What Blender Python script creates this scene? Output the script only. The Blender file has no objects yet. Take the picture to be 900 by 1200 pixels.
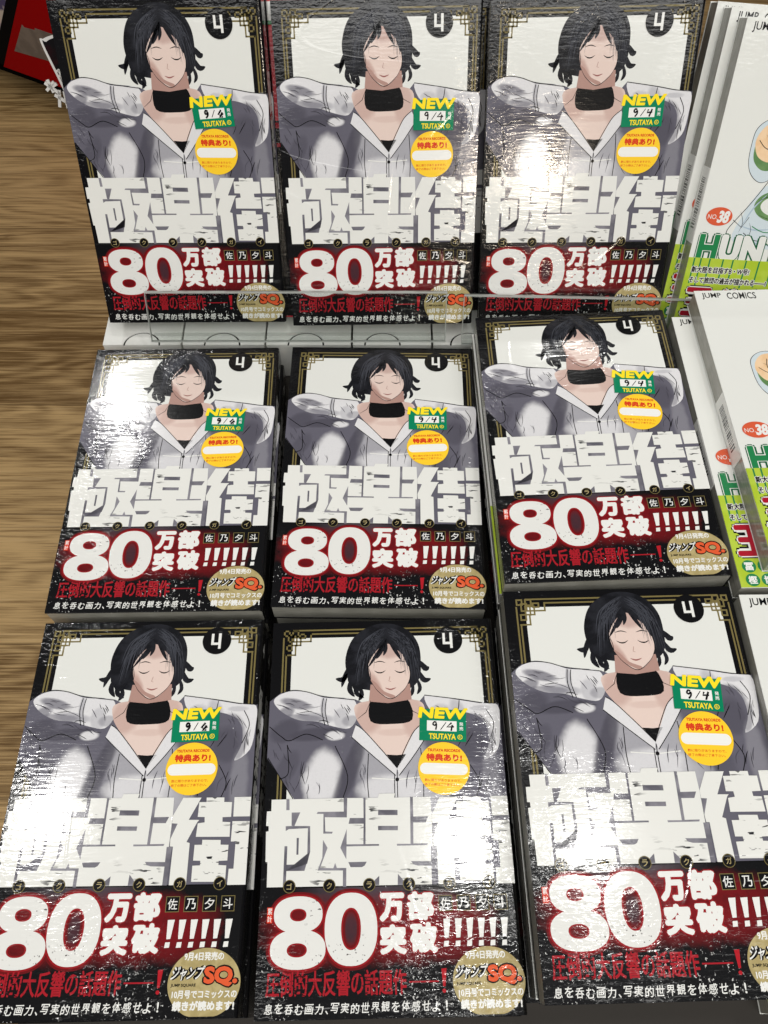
import bpy, bmesh, math, random
from mathutils import Matrix, Vector
random.seed(7)
S = bpy.context.scene
COL = S.collection
MM = 0.001
CAMH = 1.05            # lens height above the shop floor

# ------------------------------------------------------------------ camera
cam = bpy.data.cameras.new('camera')
cam.sensor_fit = 'HORIZONTAL'; cam.sensor_width = 36.0
cam.lens = 964.47 / 900 * 36.0
cam.clip_start = 0.01; cam.clip_end = 60
co = bpy.data.objects.new('camera', cam); COL.objects.link(co)
co.location = (0, 0, CAMH); co.rotation_euler = (math.radians(29.678), 0, 0)
S.camera = co

# ------------------------------------------------------------------ world and lamps (indoor shop, ceiling downlights)
W = bpy.data.worlds.new('World'); S.world = W; W.use_nodes = True
W.node_tree.nodes['Background'].inputs[0].default_value = (1.0, 0.98, 0.95, 1)
W.node_tree.nodes['Background'].inputs[1].default_value = 0.045
S.view_settings.view_transform = 'Standard'; S.view_settings.look = 'None'
S.view_settings.exposure = 0.0; S.view_settings.gamma = 1.0
S.cycles.max_bounces = 8; S.cycles.transparent_max_bounces = 32; S.cycles.sample_clamp_indirect = 4.0

def lamp(name, loc, power, radius, color=(1, .985, .95), target=(0, .2, .65)):
    l = bpy.data.lights.new(name, 'AREA'); l.shape = 'DISK'; l.size = radius * 2
    l.energy = power; l.color = color
    o = bpy.data.objects.new(name, l); COL.objects.link(o)
    o.location = loc
    o.rotation_euler = (Vector(target) - Vector(loc)).to_track_quat('-Z', 'Y').to_euler()
    return o
Z0 = CAMH + 1.5
lamp('ceiling_downlight', (-.913, 1.66, Z0), 4.4, .022)
lamp('ceiling_downlight', (-.955, .46, Z0), 3.6, .024)
lamp('ceiling_downlight', (.168, .343, Z0), 3.0, .022)
lamp('ceiling_downlight', (.51, .23, Z0), 2.2, .04)
lamp('ceiling_downlight', (.51, 2.13, Z0), 5.5, .026)
lamp('ceiling_downlight', (.46, -3.40, CAMH + 1.25), 8, .05, (1, .86, .68))
# added broad soft fill behind the viewer, evens the light; no such source seen
fill = lamp('added_soft_fill', (.1, -1.05, Z0), 55, 1.0, (1, .985, .955))
fill.data.shape = 'RECTANGLE'; fill.data.size = 2.6; fill.data.size_y = 1.7

# ------------------------------------------------------------------ node helpers
class N:
    """tiny expression builder on a node tree"""
    def __init__(s, nt): s.nt = nt
    def node(s, t, **k):
        n = s.nt.nodes.new(t)
        for a, b in k.items(): setattr(n, a, b)
        return n
    def put(s, sock, v):
        if hasattr(v, 'is_output') or isinstance(v, bpy.types.NodeSocket): s.nt.links.new(v, sock)
        else: sock.default_value = v
    def m(s, op, a, b=0.0, c=0.0, clamp=False):
        n = s.node('ShaderNodeMath', operation=op); n.use_clamp = clamp
        s.put(n.inputs[0], a); s.put(n.inputs[1], b); s.put(n.inputs[2], c)
        return n.outputs[0]
    def vm(s, op, a, b=(0, 0, 0)):
        n = s.node('ShaderNodeVectorMath', operation=op)
        s.put(n.inputs[0], a); s.put(n.inputs[1], b)
        return n.outputs[0]
    def noise(s, vec, scale, detail=2.0, rough=.5, dist=0.0):
        n = s.node('ShaderNodeTexNoise')
        s.put(n.inputs['Vector'], vec); n.inputs['Scale'].default_value = scale
        n.inputs['Detail'].default_value = detail; n.inputs['Roughness'].default_value = rough
        n.inputs['Distortion'].default_value = dist
        return n.outputs['Fac']
    def step(s, v, lo, hi):
        n = s.node('ShaderNodeMapRange', interpolation_type='SMOOTHSTEP')
        s.put(n.inputs[0], v); n.inputs[1].default_value = lo; n.inputs[2].default_value = hi
        return n.outputs[0]
    def mix(s, f, a, b):
        n = s.node('ShaderNodeMix', data_type='RGBA')
        s.put(n.inputs[0], f); s.put(n.inputs[6], a); s.put(n.inputs[7], b)
        return n.outputs[2]
    def xyz(s, v):
        n = s.node('ShaderNodeSeparateXYZ'); s.put(n.inputs[0], v); return n.outputs

def lin(r, g, b):
    f = lambda c: (c / 255 / 12.92) if c <= 10 else ((c / 255 + .055) / 1.055) ** 2.4
    return (f(r), f(g), f(b), 1)

def book_coords(e):
    tc = e.node('ShaderNodeTexCoord').outputs['Object']
    loc = e.node('ShaderNodeObjectInfo').outputs['Location']
    return tc, e.vm('ADD', tc, e.vm('MULTIPLY', loc, (13.7, 17.3, 11.1)))

def film_normal(e, amount=1.0):
    """wrinkles of the clear shrink film that is drawn tight over every comic"""
    tc, v = book_coords(e)
    x, y, z = e.xyz(tc)
    edge = e.step(e.m('ABSOLUTE', x), .036, .057)
    low = e.step(e.m('MULTIPLY', y, -1), .028, .075)
    top = e.step(y, .068, .088)
    patch = e.step(e.noise(v, 30, 1.5), .54, .70)
    mask = e.m('ADD', e.m('ADD', e.m('MULTIPLY', edge, .55), e.m('MULTIPLY', low, .55)),
               e.m('ADD', e.m('MULTIPLY', top, .75), e.m('MULTIPLY', patch, .35)))
    tight = e.step(e.noise(v, 17, 2, .5, .5), .40, .60)       # some stretches of film lie flat, others pucker
    mask = e.m('ADD', e.m('MULTIPLY', e.m('MINIMUM', mask, 1.0), e.m('ADD', e.m('MULTIPLY', tight, .88), .12)), .055)
    c1 = e.step(e.m('ABSOLUTE', e.m('SUBTRACT', e.noise(e.vm('MULTIPLY', v, (1, .35, 1)), 16, 1.5, .5, .6), .5)), .012, 0.0)
    c2 = e.step(e.m('ABSOLUTE', e.m('SUBTRACT', e.noise(e.vm('MULTIPLY', v, (.3, 1, 1)), 22, 1.5, .5, .4), .5)), .010, 0.0)
    crease = e.m('MULTIPLY', e.m('ADD', c1, c2), e.step(e.noise(v, 11, 1), .50, .66))
    big = e.noise(v, 26, 1, .5, .3)
    rip = e.noise(e.vm('MULTIPLY', v, (.16, 1, 1)), 640, 1.0, .5, .5)
    cru = e.noise(e.vm('MULTIPLY', v, (.62, 1, 1)), 480, 2.5, .6, 1.0)
    h = e.m('ADD', e.m('ADD', e.m('MULTIPLY', big, .00007 * amount), e.m('MULTIPLY', crease, .00006 * amount)),
            e.m('ADD', e.m('MULTIPLY', rip, .00003 * amount),
                e.m('MULTIPLY', e.m('ADD', e.m('MULTIPLY', rip, .00011 * amount), e.m('MULTIPLY', cru, .00030 * amount)), mask)))
    b = e.node('ShaderNodeBump'); b.inputs['Strength'].default_value = 1.0
    b.inputs['Distance'].default_value = 1.0
    e.put(b.inputs['Height'], h)
    return b.outputs['Normal']

MATS = {}
def mat(name, color=None, film=True, rough=.5, fn=None, spec=.06, amount=1.0, coat_rough=.105, metal=0.0):
    if name in MATS: return MATS[name]
    m = bpy.data.materials.new(name); m.use_nodes = True
    nt = m.node_tree; e = N(nt); p = nt.nodes['Principled BSDF']
    p.inputs['Roughness'].default_value = rough
    p.inputs['Specular IOR Level'].default_value = spec
    p.inputs['Metallic'].default_value = metal
    if fn: e.put(p.inputs['Base Color'], fn(e))
    else: p.inputs['Base Color'].default_value = color
    if film:
        p.inputs['Coat Weight'].default_value = 1.0
        p.inputs['Coat Roughness'].default_value = coat_rough
        p.inputs['Coat IOR'].default_value = 1.5
        e.put(p.inputs['Coat Normal'], film_normal(e, amount))
    MATS[name] = m
    return m

def wash(c1, c2, sc=70, lo=.35, hi=.65):
    """printed watercolour: two inks blended by soft noise"""
    def f(e):
        tc = e.node('ShaderNodeTexCoord').outputs['Object']
        return e.mix(e.step(e.noise(tc, sc, 3, .55, .3), lo, hi), c1, c2)
    return f
def worn_white(base, dark, th=.615, sc=(.35, 1.6, 1), s=420):
    """block print with horizontal scuffs where the ink is missing"""
    def f(e):
        tc = e.node('ShaderNodeTexCoord').outputs['Object']
        n = e.noise(e.vm('MULTIPLY', tc, sc), s, 2, .5, .2)
        area = e.noise(e.vm('ADD', tc, (.31, .12, 0)), 38, 1)
        k = e.m('MULTIPLY', e.step(n, th, th + .03), e.step(area, .50, .62))
        return e.mix(k, base, dark)
    return f
def band_ink(e):
    tc = e.node('ShaderNodeTexCoord').outputs['Object']
    x, y, z = e.xyz(tc)
    dx = e.m('DIVIDE', e.m('ADD', x, .004), .054); dy = e.m('DIVIDE', e.m('ADD', y, .0548), .0150)
    d = e.m('ADD', e.m('POWER', e.m('ABSOLUTE', dx), 4.0), e.m('POWER', e.m('ABSOLUTE', dy), 2.4))
    n = e.m('SUBTRACT', e.noise(tc, 130, 4, .65), .5)
    k = e.step(e.m('ADD', d, e.m('MULTIPLY', n, 1.5)), 1.15, .1)
    core = e.m('MULTIPLY', k, e.m('ADD', .80, e.m('MULTIPLY', n, 1.5)), clamp=True)
    k2 = e.m('MULTIPLY', e.step(e.m('ABSOLUTE', e.m('ADD', x, .012)), .034, .004), e.step(y, -.049, -.037))
    c = e.mix(core, (.003, .003, .004, 1), lin(124, 14, 22))
    c = e.mix(e.m('MULTIPLY', k2, .6), c, lin(95, 82, 92))
    pit = e.m('ADD', e.m('POWER', e.m('DIVIDE', e.m('ADD', x, .0164), .0046), 2.0), e.m('POWER', e.m('DIVIDE', e.m('ADD', y, .0546), .008), 2.0))
    c = e.mix(e.m('MULTIPLY', e.step(pit, 1.0, .1), .8), c, lin(52, 44, 52))
    # printed ink spatter
    sp = e.m('MULTIPLY', e.step(e.noise(e.vm('MULTIPLY', tc, (1, .8, 1)), 950, 2, .6), .655, .70), e.step(e.noise(tc, 42, 2), .44, .60))
    lowk = e.m('MAXIMUM', e.step(y, -.062, -.078), e.step(x, -.040, -.054))
    return e.mix(e.m('MULTIPLY', sp, lowk), c, lin(205, 205, 202))
def pages_ink(e):
    tc = e.node('ShaderNodeTexCoord').outputs['Object']
    n = e.noise(e.vm('MULTIPLY', tc, (.04, .04, 1)), 2600, 2, .6)
    n2 = e.noise(tc, 120, 3)
    return e.mix(e.m('MULTIPLY', n, e.m('ADD', n2, .35), clamp=True), lin(112, 111, 102), lin(186, 184, 174))

def airbrush(base, blobs, grain=.06):
    """printed airbrush picture: soft patches of a second ink over a base ink; blobs: x, y, rx, ry, angle, colour, amount in mm"""
    def f(e):
        tc = e.node('ShaderNodeTexCoord').outputs['Object']
        x, y, z = e.xyz(tc)
        wob = e.m('MULTIPLY', e.m('SUBTRACT', e.noise(tc, 90, 3, .55), .5), .9)
        col = base
        for bx, by, rx, ry, an, c, k in blobs:
            ca, sa = math.cos(math.radians(an)), math.sin(math.radians(an))
            u = e.m('SUBTRACT', x, bx * MM); w = e.m('SUBTRACT', y, by * MM)
            p = e.m('DIVIDE', e.m('ADD', e.m('MULTIPLY', u, ca), e.m('MULTIPLY', w, sa)), rx * MM)
            q = e.m('DIVIDE', e.m('SUBTRACT', e.m('MULTIPLY', w, ca), e.m('MULTIPLY', u, sa)), ry * MM)
            d = e.m('ADD', e.m('ADD', e.m('MULTIPLY', p, p), e.m('MULTIPLY', q, q)), wob)
            col = e.mix(e.m('MULTIPLY', e.step(d, 1.15, .35), k), col, c)
        g = e.m('SUBTRACT', e.noise(tc, 700, 2), .5)
        return e.mix(e.m('MULTIPLY', e.m('ABSOLUTE', g), grain * 4, clamp=True), col, lin(70, 68, 78))
    return f
LT, MD, DK, VD = lin(226, 225, 227), lin(176, 175, 181), lin(108, 106, 118), lin(74, 72, 83)
B_DARK = [(-30, 9, 10, 15, -12, LT, .9), (-2, 14, 13, 22, 0, MD, .8), (14, 8, 12, 22, 8, MD, .85), (3, 2, 18, 9, 0, LT, .75), (22, -2, 8, 10, 0, MD, .6), (-17, 12, 4.5, 20, -22, VD, .8),
          (-48, 32, 9, 6, 20, VD, .7), (-33, 30, 14, 3.5, 5, VD, .8), (42, 24, 8, 10, 0, VD, .6), (34, 6, 6, 14, 10, VD, .45), (-47, 14, 5, 10, -30, VD, .5), (-24, 29, 5, 2.6, 0, LT, .9), (50, 6, 5, 16, 0, MD, .3)]
B_LIGHT = [(-43, 45, 9, 2.6, -14, DK, .8), (-49, 40, 6, 3.4, 35, DK, .75), (-34, 38, 10, 2.8, -8, MD, .9), (-21, 37, 4, 6, 0, MD, .6), (-30, 43, 1.6, 6, 0, MD, .8), (-40, 38, 12, 2, -4, DK, .6), (-16, 36, 5, 3, 0, DK, .45),
           (44, 31, 7.5, 8.5, 10, DK, .9), (36, 41, 4, 6, 30, MD, .7), (50, 23, 2.5, 8, -18, DK, .6), (28, 41, 5, 3, 0, MD, .5), (47, 41, 6, 1.6, 0, MD, .6)]
INK = lin(9, 9, 12)
M_ = dict(
 black=lambda: mat('cover_black', lin(6, 6, 9)),
 paper=lambda: mat('cover_white', lin(226, 227, 222)),
 gold=lambda: mat('cover_gold', lin(120, 108, 66)),
 coat_dark=lambda: mat('jacket_dark', fn=airbrush(lin(98, 96, 108), B_DARK)),
 coat_light=lambda: mat('jacket_light', fn=airbrush(lin(222, 221, 223), B_LIGHT)),
 coat_mid=lambda: mat('jacket_mid', fn=wash(lin(196, 195, 199), lin(140, 138, 148), 60, .4, .7)),
 coat_shade=lambda: mat('jacket_shade', fn=wash(lin(112, 110, 122), lin(92, 90, 102), 90)),
 skin=lambda: mat('printed_skin', fn=airbrush(lin(226, 204, 194), [(-4, 50, 4, 12, 20, lin(186, 150, 140), .8), (3, 73, 11, 6, 0, lin(184, 152, 144), .7), (-8, 38, 8, 10, 0, lin(190, 156, 146), .7), (14, 38, 6, 12, 0, lin(196, 164, 154), .7), (4, 30, 9, 2, 0, lin(206, 178, 168), .5)], .02)),
 skin_shade=lambda: mat('printed_skin_shade', lin(176, 140, 130)),
 hair=lambda: mat('printed_hair', fn=wash(lin(18, 19, 24), lin(34, 35, 41), 160)),
 hair_line=lambda: mat('printed_hair_sheen', lin(66, 68, 76)),
 ink=lambda: mat('ink_black', INK),
 fold_ink=lambda: mat('printed_fold', lin(70, 68, 78)),
 lip=lambda: mat('printed_lip', lin(150, 92, 88)),
 white_ink=lambda: mat('ink_white', lin(232, 232, 228)),
 title=lambda: mat('title_white', fn=worn_white(lin(228, 228, 223), lin(40, 40, 44))),
 digits=lambda: mat('digit_white', fn=worn_white(lin(226, 226, 222), lin(70, 60, 60), .64, (1, 1.3, 1), 520)),
 gap=lambda: mat('title_gap', fn=wash(lin(92, 90, 100), lin(140, 138, 146), 60)),
 band=lambda: mat('band_black_red', fn=band_ink),
 red=lambda: mat('ink_red', lin(176, 26, 38)),
 deep_red=lambda: mat('ink_deep_red', lin(150, 20, 28)), wine=lambda: mat('ink_wine', lin(104, 12, 18)),
 tag_red=lambda: mat('ink_tag_red', fn=worn_white(lin(164, 26, 38), lin(40, 8, 12), .57, (1, 1.4, 1), 520)),
 sky_deep=lambda: mat('printed_blue_shade', lin(172, 190, 204)),
 moss=lambda: mat('printed_moss', fn=wash(lin(96, 134, 84), lin(118, 152, 100), 120)),
 tan=lambda: mat('seal_tan', fn=wash(lin(184, 168, 120), lin(166, 150, 102), 300)),
 orange=lambda: mat('seal_orange', lin(222, 92, 52)),
 green=lambda: mat('sticker_green', lin(0, 128, 88)),
 yellow=lambda: mat('sticker_yellow', lin(252, 206, 48)),
 yellow_ink=lambda: mat('sticker_lemon', lin(255, 226, 40)),
 sticker_red=lambda: mat('sticker_red', lin(214, 58, 30)),
 sticker_white=lambda: mat('sticker_white', lin(238, 238, 234)),
 pages=lambda: mat('page_edges', fn=pages_ink, amount=.8, coat_rough=.15),
 lime=lambda: mat('band_lime', fn=wash(lin(172, 196, 52), lin(182, 204, 72), 90)),
 leaf=lambda: mat('ink_green', lin(38, 128, 76)),
 leaf_dark=lambda: mat('ink_dark_green', lin(20, 92, 56)),
 peach=lambda: mat('printed_peach', fn=wash(lin(240, 208, 170), lin(232, 194, 150), 120)),
 sky=lambda: mat('printed_pale_blue', lin(204, 216, 222)),
 coral=lambda: mat('oval_coral', lin(214, 92, 60)),
 crimson=lambda: mat('ink_crimson', lin(170, 22, 44)),
)
def MT(k): return M_[k]()

# ------------------------------------------------------------------ mesh builder (millimetres in, metres out)
TEXT_CACHE = {}
def text_mesh(s, bold):
    k = (s, bold)
    if k in TEXT_CACHE: return TEXT_CACHE[k]
    c = bpy.data.curves.new('lettering', 'FONT'); c.body = s; c.offset = bold; c.resolution_u = 3
    o = bpy.data.objects.new('lettering', c); COL.objects.link(o)
    bpy.context.view_layer.update()
    me = bpy.data.meshes.new_from_object(o.evaluated_get(bpy.context.evaluated_depsgraph_get()))
    vs = [tuple(v.co) for v in me.vertices]; fs = [tuple(p.vertices) for p in me.polygons]
    bpy.data.objects.remove(o); bpy.data.curves.remove(c); bpy.data.meshes.remove(me)
    TEXT_CACHE[k] = (vs, fs)
    return vs, fs

class MB:
    def __init__(s): s.v = []; s.f = []; s.mi = []; s.mats = []
    def slot(s, key):
        if key not in s.mats: s.mats.append(key)
        return s.mats.index(key)
    def add(s, vs, fs, key):
        b = len(s.v); i = s.slot(key)
        s.v += [tuple(p) for p in vs]
        for f in fs: s.f.append([b + q for q in f]); s.mi.append(i)
    def poly(s, pts, z, key):
        a = sum(pts[i - 1][0] * pts[i][1] - pts[i][0] * pts[i - 1][1] for i in range(len(pts)))
        if a < 0: pts = pts[::-1]
        s.add([(p[0], p[1], z) for p in pts], [list(range(len(pts)))], key)
    def rect(s, x0, y0, x1, y1, z, key): s.poly([(x0, y0), (x1, y0), (x1, y1), (x0, y1)], z, key)
    def disc(s, cx, cy, rx, ry, z, key, n=40, cut=None):
        p = [(cx + rx * math.cos(2 * math.pi * i / n), cy + ry * math.sin(2 * math.pi * i / n)) for i in range(n)]
        if cut is not None: p = [(x, max(y, cut)) for x, y in p]
        s.poly(p, z, key)
    def ring(s, outer, inner, z, key):
        n = len(outer)
        vs = [(p[0], p[1], z) for p in outer] + [(p[0], p[1], z) for p in inner]
        s.add(vs, [[i, (i + 1) % n, n + (i + 1) % n, n + i] for i in range(n)], key)
    def line(s, pts, w, z, key, taper=False):
        L, R = [], []
        n = len(pts)
        for i, p in enumerate(pts):
            a = Vector(pts[max(i - 1, 0)]); b = Vector(pts[min(i + 1, n - 1)])
            d = (b - a); d.normalize(); q = Vector((-d.y, d.x))
            k = w / 2 * (math.sin(math.pi * (i + .35) / (n - .3)) if taper else 1)
            L.append((p[0] + q.x * k, p[1] + q.y * k)); R.append((p[0] - q.x * k, p[1] - q.y * k))
        for i in range(n - 1): s.poly([L[i], L[i + 1], R[i + 1], R[i]], z, key)
    def stroke(s, pts, w, z, key):
        """a drawn line of equal width with square ends at corners"""
        for a, b in zip(pts[:-1], pts[1:]):
            x0, x1 = sorted((a[0], b[0])); y0, y1 = sorted((a[1], b[1])); h = w / 2
            s.rect(x0 - h, y0 - h, x1 + h, y1 + h, z, key)
    def text(s, body, x0, y0, x1, y1, z, key, bold=0.0, shear=0.0, M=None, fat=None):
        if fat is None: 
            cjk = any(ord(ch) > 0x3400 for ch in body); lim = .004 if cjk else .022
            fat = max(bold - lim, 0) * (y1 - y0) * 1.1; bold = min(bold, lim)
        vs, fs = text_mesh(body, bold)
        x0 += fat; x1 -= fat; y0 += fat; y1 -= fat
        ax = min(v[0] for v in vs); bx = max(v[0] for v in vs); ay = min(v[1] for v in vs); by = max(v[1] for v in vs)
        sx = (x1 - x0) / (bx - ax); sy = (y1 - y0) / (by - ay)
        out = []
        for v in vs:
            yy = (v[1] - ay) * sy
            p = Vector((x0 + (v[0] - ax) * sx + shear * (yy - (y1 - y0) / 2), y0 + yy, z))
            out.append(M @ p if M else p)
        s.add(out, fs, key)
        if fat > 0:     # heavier weight: the same glyphs shifted round a small circle
            for k in range(8):
                d = Vector((fat * math.cos(k * math.pi / 4), fat * math.sin(k * math.pi / 4), -.0016 * (k + 1)))
                s.add([Vector(p) + (M.to_3x3() @ d if M else d) for p in out], fs, key)
    def box(s, x0, y0, z0, x1, y1, z1, key):
        vs = [(x0, y0, z0), (x1, y0, z0), (x1, y1, z0), (x0, y1, z0), (x0, y0, z1), (x1, y0, z1), (x1, y1, z1), (x0, y1, z1)]
        s.add(vs, [[3, 2, 1, 0], [4, 5, 6, 7], [0, 1, 5, 4], [1, 2, 6, 5], [2, 3, 7, 6], [3, 0, 4, 7]], key)
    def prism(s, prof, y0, y1, key, axis='y'):
        n = len(prof)
        if axis == 'y': vs = [(p[0], y0, p[1]) for p in prof] + [(p[0], y1, p[1]) for p in prof]
        elif axis == 'x': vs = [(y0, p[0], p[1]) for p in prof] + [(y1, p[0], p[1]) for p in prof]
        else: vs = [(p[0], p[1], y0) for p in prof] + [(p[0], p[1], y1) for p in prof]
        fs = [list(range(n)), list(range(2 * n - 1, n - 1, -1))] + [[i, i + n, (i + 1) % n + n, (i + 1) % n] for i in range(n)]
        s.add(vs, fs, key)
    def data(s, name, fix=False):
        me = bpy.data.meshes.new(name)
        me.from_pydata([(v[0] * MM, v[1] * MM, v[2] * MM) for v in s.v], [], s.f)
        for k in s.mats: me.materials.append(MT(k) if isinstance(k, str) else k)
        me.polygons.foreach_set('material_index', s.mi)
        me.update()
        if fix:
            bm = bmesh.new(); bm.from_mesh(me); bmesh.ops.recalc_face_normals(bm, faces=bm.faces); bm.to_mesh(me); bm.free()
        return me
    def build(s, name, parent=None, fix=False, bevel=0):
        me = s.data(name, fix)
        o = bpy.data.objects.new(name, me); COL.objects.link(o); o.parent = parent
        if bevel:
            b = o.modifiers.new('bevel', 'BEVEL'); b.width = bevel * MM; b.segments = 2; b.limit_method = 'ANGLE'
        return o

def tag(o, label=None, cat=None, group=None, kind=None):
    if label: o['label'] = label
    if cat: o['category'] = cat
    if group: o['group'] = group
    if kind: o['kind'] = kind
    return o
def empty(name):
    o = bpy.data.objects.new(name, None); COL.objects.link(o); o.empty_display_size = .02
    return o
def smooth(pts, n=6):
    """closed Catmull-Rom through the points"""
    out = []; L = len(pts)
    for i in range(L):
        p0, p1, p2, p3 = (Vector(pts[(i + k - 1) % L]) for k in range(4))
        for j in range(n):
            t = j / n
            out.append(tuple(.5 * ((2 * p1) + (p2 - p0) * t + (2 * p0 - 5 * p1 + 4 * p2 - p3) * t * t + (3 * p1 - p0 - 3 * p2 + p3) * t ** 3)))
    return out
def curve(pts, n=8):
    out = []; L = len(pts)
    for i in range(L - 1):
        p0, p1, p2, p3 = (Vector(pts[min(max(i + k - 1, 0), L - 1)]) for k in range(4))
        for j in range(n):
            t = j / n
            out.append(tuple(.5 * ((2 * p1) + (p2 - p0) * t + (2 * p0 - 5 * p1 + 4 * p2 - p3) * t * t + (3 * p1 - p0 - 3 * p2 + p3) * t ** 3)))
    return out + [tuple(pts[-1])]

BW, BH = 56.5, 88.0
def cover_profile(t):
    """C-shaped jacket: front board, rounded spine on the right, back board"""
    r, c = 1.6, .45
    out = [(-BW, t), (BW - r, t)]
    for k in range(1, 5):
        a = math.pi / 2 * (1 - k / 5); out.append((BW - r + r * math.cos(a), t - r + r * math.sin(a)))
    out.append((BW, t - r)); out.append((BW, r))
    for k in range(1, 5):
        a = -math.pi / 2 * k / 5; out.append((BW - r + r * math.cos(a), r + r * math.sin(a)))
    out += [(BW - r, 0), (-BW, 0)]
    inn = [(-BW, c), (BW - r, c), (BW - c, r), (BW - c, t - r), (BW - r, t - c), (-BW, t - c)]
    return out + inn
def book_body(root, t, cover_key):
    pb = MB(); pb.box(-BW + .25, -BH + .3, .5, BW - .6, BH - .5, t - .5, 'pages')
    pb.build('page_block', root, bevel=.3)
    cv = MB(); cv.prism(cover_profile(t), -BH, BH, cover_key)
    return cv.build('cover', root, fix=True)
L_ = .02    # one printed layer in mm

# ------------------------------------------------------------------ black comic with a boxed white title
TB = 14.8
def G(px, py): return (-50.8 + (px - 250) * .0605, 83.7 - (py - 298) * .0618)
def frame_lines(mb, z):
    w = .8
    def both(pts):
        q = [G(*p) for p in pts]
        mb.stroke(q, w, z, 'gold'); mb.stroke([(2.7 - x, y) for x, y in q], w, z, 'gold')
    def sq(a, b, c, d): both([(a, b), (c, b), (c, d), (a, d), (a, b)])
    sq(256, 304, 298, 346); sq(290, 338, 334, 398); sq(326, 304, 372, 350); sq(386, 334, 432, 368)
    sq(322, 362, 394, 430); sq(280, 430, 322, 474)
    both([(360, 350), (360, 432)]); both([(320, 398), (398, 398)])
    both([(398, 398), (480, 398), (480, 333)]); both([(352, 430), (352, 514), (274, 514)])
    both([(250, 368), (250, 1700)]); both([(276, 514), (276, 1700)])
    for y in (300, 333):
        a = G(332 if y == 300 else 480, y)
        mb.stroke([a, (2.7 - a[0], a[1])], w, z, 'gold')

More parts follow.
